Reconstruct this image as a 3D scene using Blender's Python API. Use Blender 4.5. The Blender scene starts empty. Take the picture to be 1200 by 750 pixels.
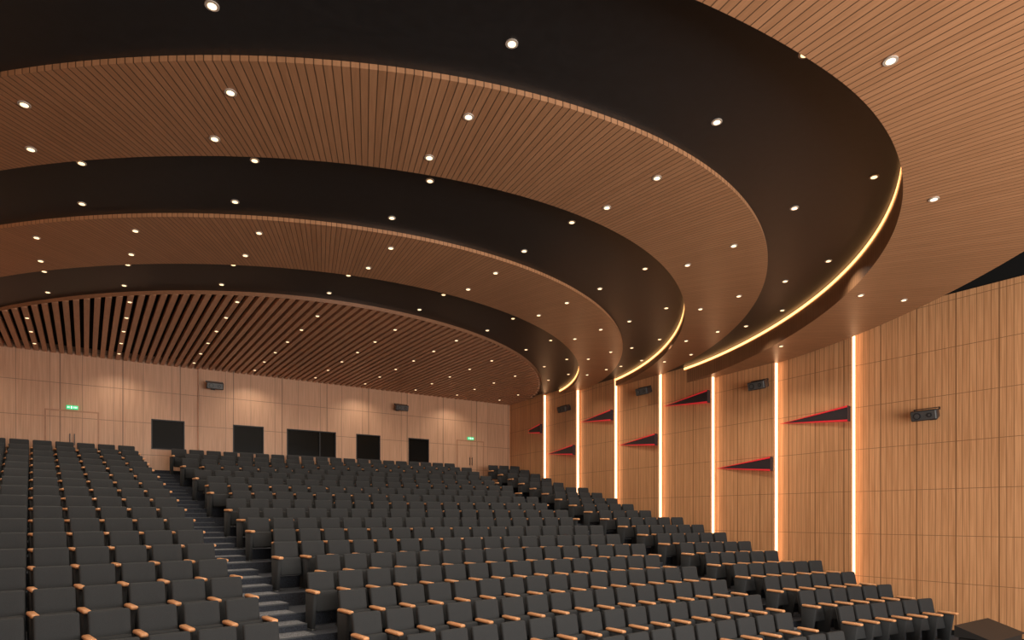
import bpy, bmesh, math, random
from mathutils import Vector, Matrix
random.seed(4)
S=bpy.context.scene
COL=S.collection
XL,XR,YB=-4.6,18.0,27.0
CX,A,P=6.7,11.3,0.72

# ---------------------------------------------------------------- materials
def newmat(name):
    m=bpy.data.materials.new(name); m.use_nodes=True
    nt=m.node_tree; b=nt.nodes["Principled BSDF"]
    return m,nt,b
def simple(name,col,rough=.6,metal=0,emis=None,es=0,noise=0,nscale=40,bump=0,spec=None):
    m,nt,b=newmat(name)
    b.inputs["Base Color"].default_value=(*col,1)
    b.inputs["Roughness"].default_value=rough
    b.inputs["Metallic"].default_value=metal
    if spec is not None: b.inputs["Specular IOR Level"].default_value=spec
    if emis:
        b.inputs["Emission Color"].default_value=(*emis,1); b.inputs["Emission Strength"].default_value=es
    if noise or bump:
        g=nt.nodes.new("ShaderNodeNewGeometry")
        n=nt.nodes.new("ShaderNodeTexNoise"); n.inputs["Scale"].default_value=nscale; n.inputs["Detail"].default_value=4
        nt.links.new(g.outputs["Position"],n.inputs["Vector"])
        if noise:
            r=nt.nodes.new("ShaderNodeValToRGB")
            r.color_ramp.elements[0].position=.35; r.color_ramp.elements[1].position=.65
            r.color_ramp.elements[0].color=(*[c*(1-noise) for c in col],1)
            r.color_ramp.elements[1].color=(*[min(1,c*(1+noise)) for c in col],1)
            nt.links.new(n.outputs["Fac"],r.inputs["Fac"]); nt.links.new(r.outputs["Color"],b.inputs["Base Color"])
        if bump:
            bp=nt.nodes.new("ShaderNodeBump"); bp.inputs["Strength"].default_value=bump; bp.inputs["Distance"].default_value=.01
            nt.links.new(n.outputs["Fac"],bp.inputs["Height"]); nt.links.new(bp.outputs["Normal"],b.inputs["Normal"])
    return m
class NT:
    def __init__(s,nt):
        s.nt=nt
    def math(s,op,a,b=None,c=None):
        n=s.nt.nodes.new("ShaderNodeMath"); n.operation=op
        for i,v in enumerate((a,b,c)):
            if v is None: continue
            if isinstance(v,(int,float)): n.inputs[i].default_value=v
            else: s.nt.links.new(v,n.inputs[i])
        return n.outputs[0]
def wood(name,c1,c2,kind,grooves,rough=.45,dark=.35,grain=(1,1,1),tone=.12,cy=15.0):
    m,nt,b=newmat(name); q=NT(nt)
    g=nt.nodes.new("ShaderNodeNewGeometry"); sp=nt.nodes.new("ShaderNodeSeparateXYZ")
    nt.links.new(g.outputs["Position"],sp.inputs[0])
    X,Y,Z=sp.outputs
    if kind=='radial':
        ang=q.math('ARCTAN2',q.math('SUBTRACT',X,CX),q.math('SUBTRACT',cy,Y))
        U=q.math('MULTIPLY',ang,11.0); V=Z
        cb=nt.nodes.new("ShaderNodeCombineXYZ")
        nt.links.new(q.math('MULTIPLY',U,14),cb.inputs[0]); nt.links.new(Y,cb.inputs[1]); nt.links.new(X,cb.inputs[2])
        vec=cb.outputs[0]
    else:
        U=X if kind=='wallx' else Y; V=Z
        cb=nt.nodes.new("ShaderNodeCombineXYZ")
        nt.links.new(q.math('MULTIPLY',X,grain[0]),cb.inputs[0]); nt.links.new(q.math('MULTIPLY',Y,grain[1]),cb.inputs[1]); nt.links.new(q.math('MULTIPLY',Z,grain[2]),cb.inputs[2])
        vec=cb.outputs[0]
    n=nt.nodes.new("ShaderNodeTexNoise"); n.inputs["Scale"].default_value=2.2; n.inputs["Detail"].default_value=5
    nt.links.new(vec,n.inputs["Vector"])
    fac=n.outputs["Fac"]
    mask=None
    first=True
    for ax,p,w,off,*st in grooves:
        src={'u':U,'v':V}[ax]
        k=q.math('ADD',q.math('DIVIDE',src,p),off)
        fr=q.math('FRACT',k)
        mm=q.math('LESS_THAN',fr,w/p)
        if st: mm=q.math('MULTIPLY',mm,st[0])
        mask=mm if mask is None else q.math('MAXIMUM',mask,mm)
        if first and tone:
            wn=nt.nodes.new("ShaderNodeTexWhiteNoise"); wn.noise_dimensions='1D'
            nt.links.new(q.math('FLOOR',k),wn.inputs["W"])
            fac=q.math('ADD',fac,q.math('MULTIPLY',q.math('SUBTRACT',wn.outputs["Value"],.5),tone*3))
        first=False
    r=nt.nodes.new("ShaderNodeValToRGB")
    r.color_ramp.elements[0].position=.3; r.color_ramp.elements[1].position=.7
    r.color_ramp.elements[0].color=(*c1,1); r.color_ramp.elements[1].color=(*c2,1)
    nt.links.new(fac,r.inputs["Fac"])
    if mask is not None:
        mx=nt.nodes.new("ShaderNodeMix"); mx.data_type='RGBA'
        nt.links.new(mask,mx.inputs["Factor"]); nt.links.new(r.outputs["Color"],mx.inputs["A"])
        mx.inputs["B"].default_value=(*[c*dark for c in c1],1)
        nt.links.new(mx.outputs["Result"],b.inputs["Base Color"])
    else: nt.links.new(r.outputs["Color"],b.inputs["Base Color"])
    b.inputs["Roughness"].default_value=rough
    return m

CW1=(.30,.150,.074); CW2=(.37,.190,.097)
M_ring=[wood("wood_ceiling_planks_%d"%i,tuple(v*k for v in CW1),tuple(v*k for v in CW2),'radial',[('u',.105,.014,0)],rough=.38,dark=.28,tone=.09,cy=c) for i,(c,k) in enumerate(((14.5,.93),(17.5,.90),(21.5,1.12)))]  # one wood; last ring's colour lightened to make up for weak light there
M_rwall=wood("wood_fluted_wall_side",(.50,.240,.105),(.72,.375,.180),'wally',[('u',.15,.016,.0,.65),('u',.90,.02,.35,1),('v',1.18,.014,.42,.9)],grain=(16,16,.4),dark=.42,tone=.04)
M_bwall=wood("wood_panel_wall_back",(.56,.315,.190),(.72,.43,.275),'wallx',[('u',.93,.018,.1,.7),('u',1.86,.03,.4,1),('v',1.18,.018,.08,.9)],grain=(14,14,.4),dark=.42,tone=.04)
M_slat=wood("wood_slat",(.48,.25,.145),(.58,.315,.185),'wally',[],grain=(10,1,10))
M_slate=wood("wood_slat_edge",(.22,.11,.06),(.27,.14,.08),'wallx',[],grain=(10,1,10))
M_trimw=wood("wood_trim",(.42,.21,.12),(.5,.26,.15),'wallx',[],grain=(3,3,3))
M_arm=wood("wood_armrest",(.68,.31,.13),(.82,.42,.20),'wallx',[],grain=(8,2,8),rough=.3)
M_black=simple("ceiling_black_paint",(.0085,.0087,.0095),.42,noise=.15,nscale=8,spec=.5)
M_blackm=simple("matte_black",(.008,.008,.008),.85,spec=.2)
M_seat=simple("seat_fabric_charcoal",(.024,.026,.028),.85,noise=.2,nscale=160,bump=.2)
M_seatb=simple("seat_shell_charcoal",(.014,.015,.017),.6)
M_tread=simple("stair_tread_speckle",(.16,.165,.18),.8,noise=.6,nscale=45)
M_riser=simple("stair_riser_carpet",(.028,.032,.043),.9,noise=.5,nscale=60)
M_nose=simple("stair_nosing",(.06,.063,.07),.7)
M_led=simple("led_warm",(1,.8,.5),.5,emis=(1,.48,.17),es=3.2)
M_ledw=simple("led_strip_wall",(1,.8,.6),.5,emis=(1,.55,.27),es=3.2)
M_lamp=simple("downlight_lens",(1,1,1),.3,emis=(1,.66,.34),es=2.2)
M_bezel=simple("downlight_bezel",(.45,.4,.35),.5,metal=.3)
M_glass=simple("booth_glass_dark",(.006,.007,.007),.15,spec=.15)
M_frame=simple("frame_black",(.014,.014,.014),.5)
M_red=simple("red_trim",(.6,.02,.03),.4,emis=(.9,.03,.04),es=.3)  # plain trim, emission added so the red looks stronger
M_fin=simple("fin_black",(.03,.022,.028),.5)
M_spk=simple("speaker_black",(.02,.02,.022),.45)
M_grille=simple("speaker_grille_grey",(.10,.10,.10),.5,metal=.4,noise=.4,nscale=150)
M_white=simple("sign_white",(.9,.9,.9),.5,emis=(1,1,1),es=1)
M_green=simple("sign_green",(.0,.4,.12),.5,emis=(.02,.6,.22),es=1.0)
M_metal=simple("metal_dark_bracket",(.1,.1,.1),.35,metal=.8)

# ---------------------------------------------------------------- mesh builder
class MB:
    def __init__(s): s.v=[];s.f=[];s.m=[];s.mats=[]
    def mi(s,mat):
        if mat not in s.mats: s.mats.append(mat)
        return s.mats.index(mat)
    def face(s,pts,mat):
        n=len(s.v); s.v+= [tuple(p) for p in pts]; s.f.append(tuple(range(n,n+len(pts)))); s.m.append(s.mi(mat))
    def box(s,lo,hi,mat,top=None,mtx=None):
        x0,y0,z0=lo;x1,y1,z1=hi;n=len(s.v)
        vs=[(x0,y0,z0),(x1,y0,z0),(x1,y1,z0),(x0,y1,z0),(x0,y0,z1),(x1,y0,z1),(x1,y1,z1),(x0,y1,z1)]
        if mtx is not None: vs=[tuple(mtx@Vector(p)) for p in vs]
        s.v+=vs
        F=[(0,3,2,1),(4,5,6,7),(0,1,5,4),(1,2,6,5),(2,3,7,6),(3,0,4,7)]
        for i,f in enumerate(F):
            s.f.append(tuple(n+k for k in f)); s.m.append(s.mi(top if (top and i==1) else mat))
    def add(s,tpl,off=(0,0,0),mtx=None):
        vs,fs,ms,mats=tpl;n=len(s.v)
        if mtx is None: s.v+=[(a+off[0],b+off[1],c+off[2]) for a,b,c in vs]
        else: s.v+=[tuple(mtx@Vector(p)) for p in vs]
        mp=[s.mi(m) for m in mats]
        s.f+=[tuple(n+k for k in f) for f in fs]; s.m+=[mp[k] for k in ms]
    def tpl(s): return (s.v,s.f,s.m,s.mats)
    def obj(s,name,parent=None,smooth=False):
        me=bpy.data.meshes.new(name); me.from_pydata(s.v,[],s.f)
        for m in s.mats: me.materials.append(m)
        me.polygons.foreach_set("material_index",s.m)
        if smooth: me.polygons.foreach_set("use_smooth",[True]*len(s.f))
        me.update()
        o=bpy.data.objects.new(name,me); COL.objects.link(o)
        if parent: o.parent=parent
        return o
def bevbox(lo,hi,mat,r=.02,seg=2,fn=None,cuts=0):
    bm=bmesh.new(); bmesh.ops.create_cube(bm,size=1)
    for v in bm.verts:
        v.co=Vector([lo[i]+(v.co[i]+.5)*(hi[i]-lo[i]) for i in range(3)])
    bmesh.ops.bevel(bm,geom=list(bm.edges),offset=r,segments=seg,affect='EDGES',profile=.5)
    if cuts:
        for k in range(1,cuts+1):
            z=lo[2]+(hi[2]-lo[2])*k/(cuts+1)
            bmesh.ops.bisect_plane(bm,geom=list(bm.verts)+list(bm.edges)+list(bm.faces),plane_co=(0,0,z),plane_no=(0,0,1))
        for k in (1,2,3):
            x=lo[0]+(hi[0]-lo[0])*k/4
            bmesh.ops.bisect_plane(bm,geom=list(bm.verts)+list(bm.edges)+list(bm.faces),plane_co=(x,0,0),plane_no=(1,0,0))
    if fn:
        for v in bm.verts: v.co=Vector(fn(*v.co))
    bm.verts.index_update()
    vs=[tuple(v.co) for v in bm.verts]; fs=[tuple(v.index for v in f.verts) for f in bm.faces]
    bm.free()
    return (vs,fs,[0]*len(fs),[mat])
def cyl(c,r,h,axis,mat,n=20,r2=None):
    r2=r if r2 is None else r2
    vs=[];fs=[]
    for k,(rr,t) in enumerate(((r,0),(r2,h))):
        for i in range(n):
            a=2*math.pi*i/n; u,w=rr*math.cos(a),rr*math.sin(a)
            p={'z':(u,w,t),'y':(u,t,w),'x':(t,u,w)}[axis]
            vs.append((c[0]+p[0],c[1]+p[1],c[2]+p[2]))
    fs=[(i,(i+1)%n,n+(i+1)%n,n+i) for i in range(n)]+[tuple(range(n))[::-1],tuple(range(n,2*n))]
    return (vs,fs,[0]*len(fs),[mat])

# ---------------------------------------------------------------- ceiling curves (y0, depth to the right, depth to the left)
N=180
PE=[(.4,12,8),(3.75,12.4,7),(6.26,11.3,10.1),(8.55,11.3,10.4),(11.42,9.8,10.3),(13.9,9.3,11.1),(16.5,9.0,12.4)]
def E(par):
    out=[]
    for i in range(N+1):
        th=math.radians(-90+180*i/N); s=math.sin(th); c=max(0,math.cos(th))
        out.append((CX+A*s,par[0]+(par[1] if s>0 else par[2])*(1-c**(2*P))))
    return out
def yE(par,x):
    s=min(1,abs((x-CX)/A)); return par[0]+(par[1] if x>CX else par[2])*(1-(1-s*s)**P)
CE=[E(p) for p in PE]
Z_R1,Z_B1,Z_R2,Z_B2,Z_R3,Z_B3,Z_SL,Z_TOP=4.78,5.35,5.285,5.58,5.51,5.75,5.66,6.3
def band(mb,c0,c1,z,mat):
    for i in range(N):
        a,b=c0[i],c0[i+1];c,d=c1[i+1],c1[i]
        mb.face([(*a,z),(*d,z),(*c,z),(*b,z)],mat)
def fascia(mb,c,z0,z1,mat,dy=0):
    for i in range(N):
        a,b=c[i],c[i+1]
        mb.face([(a[0],a[1]+dy,z0),(b[0],b[1]+dy,z0),(b[0],b[1]+dy,z1),(a[0],a[1]+dy,z1)],mat)
def ring(name,k0,k1,zb,zt0,zt1,mat):
    mb=MB(); band(mb,CE[k0],CE[k1],zb,mat)
    fascia(mb,CE[k0],zb,zt0,mat); fascia(mb,CE[k1],zb,zt1,mat)
    return mb.obj(name)
ring("ceiling_wood_ring",0,1,Z_R1,Z_TOP,Z_B1+.02,M_ring[0])
ring("ceiling_wood_ring",2,3,Z_R2,Z_B1,Z_B2+.02,M_ring[1])
ring("ceiling_wood_ring",4,5,Z_R3,Z_B2,Z_B3+.02,M_ring[2])
for a,b,z in ((1,2,Z_B1),(3,4,Z_B2),(5,6,Z_B3)):
    mb=MB(); band(mb,CE[a],CE[b],z,M_black); mb.obj("ceiling_black_recess")
mb=MB()
for k,z in ((1,Z_B1),(3,Z_B2),(5,Z_B3)):
    c=[(CX+(x-CX)*.9985,y+.012) for x,y in CE[k]]
    for i in range(N):
        a,b=c[i],c[i+1]
        mb.face([(*a,z-.085),(*b,z-.085),(*b,z-.012),(*a,z-.012)],M_led)
mb.obj("cove_led_strip")
mb=MB()
x=XL+.1; SP=.235; SW=.135
while x<XR-.12:
    y0=max(yE(PE[6],x),yE(PE[6],x+SW))
    if y0<YB-.2: mb.box((x,y0+.02,Z_SL),(x+SW,YB,Z_SL+.12),M_slat)
    x+=SP
mb.obj("ceiling_slats")
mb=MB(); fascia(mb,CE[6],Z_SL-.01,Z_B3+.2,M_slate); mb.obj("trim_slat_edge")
mb=MB(); mb.box((XL-.3,-5,Z_TOP),(XR+.3,YB+.3,Z_TOP+.15),M_blackm)
mb.box((XL,19,5.95),(XR,YB,6.0),M_blackm); mb.obj("ceiling")

# ---------------------------------------------------------------- downlights
dl=MB(); spots=[]
def downlight(x,y,z,e=1):
    dl.add(cyl((x,y,z-.012),.072,.02,'z',M_bezel,20))
    dl.add(cyl((x,y,z-.016),.046,.012,'z',M_lamp,16))
    spots.append((x,y,z-.04,e))
LB=[-3.9,-2.3,-.05,2.2,4.75,7.65,10.45,12.9,15.0,16.5]
L2=[-3.9,-2.6,-.65,1.5,4.2,7.4,10.5,13.0,15.0,16.4]
L3=[-3.6,-2.3,-.8,.8,2.8,5.2,7.7,10.3,12.6,14.6,16.2]
def lrow(xs,k0,k1,f,z,e=1):
    for x in xs:
        y=yE(PE[k0],x)*(1-f)+yE(PE[k1],x)*f
        downlight(x,y,z,e)
lrow([-2.3,1,4,7.0,10.6,13.9,16.2],0,1,.86,Z_R1); lrow([-2.3,1,4,7.3,15.0],0,1,.35,Z_R1)
lrow([-1.2,1.1,4.0,7.1,10.2,13.2,15.4],1,2,.72,Z_B1); lrow([-1.2,1.1,4.0,6.9,10.3],1,2,.17,Z_B1); lrow([12.9,15.0],1,2,.32,Z_B1)
lrow(L2,2,3,.28,Z_R2); lrow(L2,2,3,.78,Z_R2)
lrow(LB,3,4,.25,Z_B2); lrow(LB,3,4,.8,Z_B2)
lrow(L3,4,5,.25,Z_R3); lrow(L3,4,5,.75,Z_R3)
lrow(L3,5,6,.25,Z_B3); lrow(L3,5,6,.8,Z_B3)
yy=17.9
while yy<26.5:
    x=-3.6
    while x<17.4:
        xs=XL+.1+SP*round((x-XL-.1)/SP)+SW/2
        if yE(PE[6],xs)<yy-.3: downlight(xs,yy,Z_SL,.9)
        x+=2.25
    yy+=1.6
DL=dl.obj("ceiling_downlights")
for i,(x,y,z,e) in enumerate(spots):
    if i%2: continue
    L=bpy.data.lights.new("downlight_beam",'SPOT'); L.energy=88*e; L.color=(1,.88,.72)
    L.spot_size=math.radians(135); L.spot_blend=.8; L.shadow_soft_size=0.0
    o=bpy.data.objects.new("downlight_beam",L); o.location=(x,y,z); COL.objects.link(o); o.parent=DL

# ---------------------------------------------------------------- floor and curved rows
NR=20; PITCH=1.0; Y0=6.7
SX,SYC=8.7,-42.0
def rowY(i): return Y0+PITCH*i
def rowR(i,off=0): return rowY(i)+off-SYC
def arcY(i,x,off=0):
    R=rowR(i,off); return SYC+math.sqrt(R*R-(x-SX)**2)
def rowZ(i): return -4.86+.245*rowY(i)
Z0=rowZ(0)
def aL(y): return 2.80-.055*(y-10.9)
def aR(y): return 13.1+.115*(y-8.1)
mb=MB()
xs=[XL+(XR-XL)*k/48 for k in range(49)]
ZBK=rowZ(NR-1)+.2; ZF=Z0-.12
for i in range(NR+1):
    z=rowZ(i) if i<NR else ZBK
    zl=ZF if i==0 else rowZ(i-1)
    fo=-.75
    for a,b in zip(xs,xs[1:]):
        ya,yb=arcY(i,a,fo),arcY(i,b,fo)
        if i<NR: za,zb_=arcY(i+1,a,-.75),arcY(i+1,b,-.75)
        else: za=zb_=YB+.1
        mb.face([(a,ya,z),(b,yb,z),(b,zb_,z),(a,za,z)],M_riser)
        mb.face([(a,ya,zl),(b,yb,zl),(b,yb,z),(a,ya,z)],M_riser)
mb.box((XL,-5,Z0-.6),(XR,Y0+1,ZF),M_riser)
mb.obj("floor")
HW={aL:.46,aR:.55}
for fn in (aL,aR):
    mb=MB(); hw=HW[fn]
    for i in range(NR):
        c=fn(rowY(i)); th=math.asin((SX-c)/rowR(i))
        M=Matrix.Translation((c,arcY(i,c,-.75),0))@Matrix.Rotation(th,4,'Z')
        zp=rowZ(i)-PITCH*.245 if i else ZF
        rise=rowZ(i)-zp
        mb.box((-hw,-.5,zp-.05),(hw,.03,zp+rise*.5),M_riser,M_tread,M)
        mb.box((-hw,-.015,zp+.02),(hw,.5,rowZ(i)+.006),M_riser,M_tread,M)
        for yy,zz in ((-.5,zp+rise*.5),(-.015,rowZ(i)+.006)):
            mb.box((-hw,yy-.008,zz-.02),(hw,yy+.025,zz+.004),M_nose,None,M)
    mb.obj("aisle_stairs")

# ---------------------------------------------------------------- seats
W=.58
def recl(x,y,z):
    return (x,y+(z-.35)*.2+ .9*x*x*-.35,z)
back=bevbox((-.245,-.05,.34),(.245,.035,.98),M_seat,.03,2,recl,3)
shell=bevbox((-.225,.03,.36),(.225,.06,.93),M_seatb,.012,1,lambda x,y,z:(x,y+(z-.35)*.2,z))
cush=bevbox((-.225,-.26,.30),(.225,-.14,.66),M_seat,.035,2,lambda x,y,z:(x,y+(z-.35)*.22,z))
def armfn(x,y,z):
    t=(z)/.6
    return (x,y*(.72+.28*t)-.02*(1-t),z)
armp=bevbox((-.032,-.40,.0),(.032,-.02,.645),M_seat,.012,1,armfn)
cap=bevbox((-.052,-.50,.645),(.052,-.05,.702),M_arm,.027,3)
foot=bevbox((-.045,-.34,0),(.045,.02,.02),M_metal,.005,1)
st=MB(); st.add(back); st.add(shell); st.add(cush); SEAT=st.tpl()
at=MB(); at.add(armp); at.add(cap); at.add(foot); ARM=at.tpl()
def seatrow(i,xa,xb,right):
    R=rowR(i); a0=math.asin((xa+.04-SX)/R); a1=math.asin((xb-.04-SX)/R); da=W/R
    n=int((a1-a0)/da)
    if n<1: return
    if right: a0=a1-n*da
    mb=MB(); z=rowZ(i)
    def M(a): return Matrix.Translation((SX+R*math.sin(a),SYC+R*math.cos(a),z))@Matrix.Rotation(-a,4,'Z')
    for k in range(n): mb.add(SEAT,mtx=M(a0+da*(k+.5)))
    for k in range(n+1): mb.add(ARM,mtx=M(a0+da*k))
    mb.obj("auditorium_seat_row",smooth=True)
for i in range(NR):
    y=rowY(i)
    seatrow(i,XL+.4,aL(y)-.48,True)
    seatrow(i,aL(y)+.48,aR(y)-.57,i%2==0)
    if i>0: seatrow(i,aR(y)+.57,17.55,False)

# ---------------------------------------------------------------- right/left wall with saw-tooth bays
WT=5.57
def sidewall(name,sx):
    X0=XR if sx>0 else XL
    def PX(d): return X0-sx*d
    mb=MB()
    mb.box((min(X0,X0+sx*.3),-5,Z0-.6),(max(X0,X0+sx*.3),YB+.3,Z_TOP),M_blackm)
    mb.obj(name)
    mb=MB()
    zb=Z0-.12
    def q(y0,d0,y1,d1,z0,z1,mat):
        f=[(PX(d0),y0,z0),(PX(d1),y1,z0),(PX(d1),y1,z1),(PX(d0),y0,z1)]
        mb.face(f if sx<0 else f[::-1],mat)
    q(-5,.02,9.38,.02,zb+.5,WT,M_rwall)
    ys=[9.38+2.4*k for k in range(7)]+[YB]
    for k in range(7):
        q(ys[k],.24,ys[k+1],.02,zb,Z_TOP-.4,M_rwall)
        q(ys[k],.02,ys[k],.24,zb,Z_TOP-.4,M_trimw)
    mb.obj(name.replace("wall","wall_panels"))
    mb=MB()
    for k in range(7):
        xx=sorted((PX(.07),PX(.18)))
        mb.box((xx[0],ys[k]-.02,zb),(xx[1],ys[k]-.002,WT+.1),M_ledw)
    mb.obj("wall_led_strips_"+name.split("_")[1])
    mb=MB(); xx=sorted((PX(-.01),PX(.05))); mb.box((xx[0],-5,zb),(xx[1],Y0-1.5,zb+.55),M_frame); mb.obj("baseboard_"+name.split("_")[1])
    for k,zc in enumerate((2.87,1.63,4.1,2.87,4.1,2.9,4.1)):
        mb=MB()
        ya,yb=ys[k]+.03,ys[k]+2.3*(1 if k<6 else .8)
        da=.22; db=.03
        h=.22
        def pt(y,d,z): return (PX(d),y,z)
        near_o=.16
        T=[pt(yb,db+.01,zc+.01),pt(ya,da+near_o,zc+h),pt(ya,da+near_o,zc-h)]
        Bk=[pt(yb,db-.02,zc+.01),pt(ya,da-.02,zc+h),pt(ya,da-.02,zc-h)]
        mb.face(T,M_fin); mb.face([T[0],T[1],Bk[1],Bk[0]],M_red); mb.face([T[0],T[2],Bk[2],Bk[0]],M_red); mb.face([T[1],T[2],Bk[2],Bk[1]],M_fin)
        e=.05
        for sgn in (1,-1):
            a=Vector(T[0]);b_=Vector(T[1] if sgn>0 else T[2])
            off=Vector((-sx*.012,0,0)); dn=Vector((0,0,-sgn*e))
            mb.face([a+off,b_+off,b_+off+dn,a+off+dn*.2],M_red)
        mb.obj("wall_fin")
sidewall("wall_right",1); sidewall("wall_left",-1)

# ---------------------------------------------------------------- back wall
mb=MB()
holes=[(2.03,3.14),(4.83,5.99),(6.9,8.96),(9.86,10.98),(12.35,13.4)]
ZA,ZB=2.50,3.62
mb.box((XL-.3,YB+.12,Z0-.6),(XR+.3,YB+.35,Z_TOP),M_blackm)
def bq(x0,x1,z0,z1,y=YB,mat=None): mb.box((x0,y,z0),(x1,YB+.13,z1),mat or M_bwall)
bq(XL,3.6,ZB,Z_TOP); bq(3.6,XR,ZB,Z_TOP,YB-.12)
bq(XL,3.6,ZBK,ZA); bq(3.6,XR,ZBK,ZA,YB-.12)
prev=XL
for a,b in holes:
    if prev<3.6<a:
        bq(prev,3.6,ZA,ZB); bq(3.6,a,ZA,ZB,YB-.12)
    else: bq(prev,a,ZA,ZB,YB if prev<3.6 else YB-.12)
    prev=b
bq(prev,XR,ZA,ZB,YB-.12)
mb.obj("wall_back")
for i,(a,b) in enumerate(holes):
    mb=MB(); yf=YB if a<3.6 else YB-.12
    mb.box((a+.03,yf+.06,ZA+.03),(b-.03,yf+.08,ZB-.03),M_glass)
    for lo,hi in (((a,yf-.015,ZA),(b,yf+.1,ZA+.04)),((a,yf-.015,ZB-.04),(b,yf+.1,ZB)),((a,yf-.015,ZA+.04),(a+.04,yf+.1,ZB-.04)),((b-.04,yf-.015,ZA+.04),(b,yf+.1,ZB-.04))):
        mb.box(lo,hi,M_frame)
    if b-a>1.5: mb.box((a+1.35,yf+.0,ZA+.04),(a+1.39,yf+.1,ZB-.04),M_frame)
    mb.obj("window_%d"%(i+1))
def door(i,x0,x1,yf):
    mb=MB(); z0=ZBK; z1=ZBK+2.05; xm=(x0+x1)/2
    for a,b in ((x0+.03,xm-.006),(xm+.006,x1-.03)): mb.box((a,yf-.03,z0),(b,yf-.002,z1-.03),M_bwall)
    mb.box((x0-.02,yf-.012,z0),(x1+.02,yf-.001,z1+.02),M_trimw)
    for xx in (xm-.08,xm+.05): mb.add(bevbox((xx,yf-.09,z0+.85),(xx+.03,yf-.06,z0+1.25),M_metal,.008,1)); mb.box((xx,yf-.07,z0+.9),(xx+.03,yf-.03,z0+.93),M_metal); mb.box((xx,yf-.07,z0+1.17),(xx+.03,yf-.03,z0+1.2),M_metal)
    mb.obj("door_%d"%i)
    mb=MB(); zc=z1+.12; w=.17
    mb.box((xm-w,yf-.06,zc-.065),(xm+w,yf-.003,zc+.065),M_green)
    mb.box((xm-.04,yf-.064,zc-.04),(xm+.0,yf-.06,zc+.04),M_white)
    for kx in (-.13,-.09,.05,.09,.13): mb.box((xm+kx-.01,yf-.064,zc-.03),(xm+kx+.01,yf-.06,zc+.03),M_white)
    mb.obj("exit_sign")
door(1,-1.15,.39,YB); door(2,14.9,16.4,YB-.12)

# ---------------------------------------------------------------- speakers
def speaker(loc,rotz):
    mb=MB()
    def taper(x,y,z): 
        k=1-.28*max(0,(y+.15)/.36); return (x*k,y,z*k)
    mb.add(bevbox((-.31,-.15,-.135),(.31,.21,.135),M_spk,.03,2,taper))
    mb.add(bevbox((-.285,-.165,-.11),(.285,-.145,.11),M_grille,.012,1))
    mb.add(cyl((-.14,-.18,0),.088,.02,'y',M_spk,24)); mb.add(cyl((-.14,-.186,0),.06,.01,'y',M_grille,24,.03))
    mb.add(cyl((.14,-.178,0),.06,.02,'y',M_spk,20)); mb.add(cyl((.14,-.183,0),.03,.01,'y',M_grille,20,.02))
    b=MB(); b.add(mb.tpl(),mtx=Matrix.Rotation(math.radians(14),4,'X'))
    b.box((-.03,.1,-.02),(.03,.42,.02),M_metal); b.box((-.08,.40,-.1),(.08,.42,.1),M_metal)
    b.box((-.30,.02,.10),(-.27,.07,.16),M_metal); b.box((.27,.02,.10),(.30,.07,.16),M_metal); b.box((-.30,.02,.15),(.30,.07,.165),M_metal)
    o=b.obj("wall_speaker"); o.location=loc; o.rotation_euler=(0,0,rotz)
    return o
r=math.radians(-90)
for y,z,d in ((7.4,2.56,0),(12.1,4.1,.2),(17.0,4.72,.2),(21.8,4.72,.2)):
    speaker((XR-.43-d*.6,y,z),r)
    speaker((XL+.43+d*.6,y,z),-r)
speaker((4.1,YB-.54,5.0),0); speaker((11.8,YB-.54,4.9),0)

# ---------------------------------------------------------------- front control desk
mb=MB(); zf=ZF
xa,xb,ya,yb=14.0,15.6,4.75,5.4
mb.add(bevbox((xa+.05,ya+.05,zf),(xb-.05,yb-.05,zf+1.0),M_frame,.02,1))
mb.face([(xa,ya,zf+1.0),(xb,ya,zf+1.0),(xb,yb,zf+1.22),(xa,yb,zf+1.22)],M_frame)
mb.face([(xa,yb,zf+1.0),(xb,yb,zf+1.0),(xb,yb,zf+1.22),(xa,yb,zf+1.22)],M_frame)
for xx in (xa,xb): mb.face([(xx,ya,zf+1.0),(xx,yb,zf+1.0),(xx,yb,zf+1.22)],M_frame)
mb.obj("control_desk")
mb=MB(); mb.box((XL+.4,-5,zf),(9,1,-1.6),M_trimw); mb.obj("stage_platform")

# ---------------------------------------------------------------- lights / world / camera
w=bpy.data.worlds.new("World"); S.world=w; w.use_nodes=True
w.node_tree.nodes["Background"].inputs[0].default_value=(1,.95,.9,1)
w.node_tree.nodes["Background"].inputs[1].default_value=.6
def area(name,loc,target,sx,sy,e,col):
    L=bpy.data.lights.new(name,'AREA'); L.shape='RECTANGLE'; L.size=sx; L.size_y=sy; L.energy=e; L.color=col
    o=bpy.data.objects.new(name,L); o.location=loc
    o.rotation_euler=(Vector(target)-Vector(loc)).to_track_quat('-Z','Y').to_euler(); COL.objects.link(o)
area("front_fill_light",(8,-4.5,.8),(9,16,5.5),16,4,2500,(1,.94,.86))  # added fill behind the camera, lifts the ceiling and the hall
cam=bpy.data.cameras.new("camera"); co=bpy.data.objects.new("camera",cam); COL.objects.link(co)
cam.sensor_width=36; cam.lens=742/1200*36; cam.shift_y=230/1200; cam.clip_end=200
co.location=(0,0,0); co.rotation_euler=(math.radians(90),0,-math.atan(500/742))
S.camera=co
S.view_settings.view_transform='Standard'
S.view_settings.look='None'
S.view_settings.exposure=0
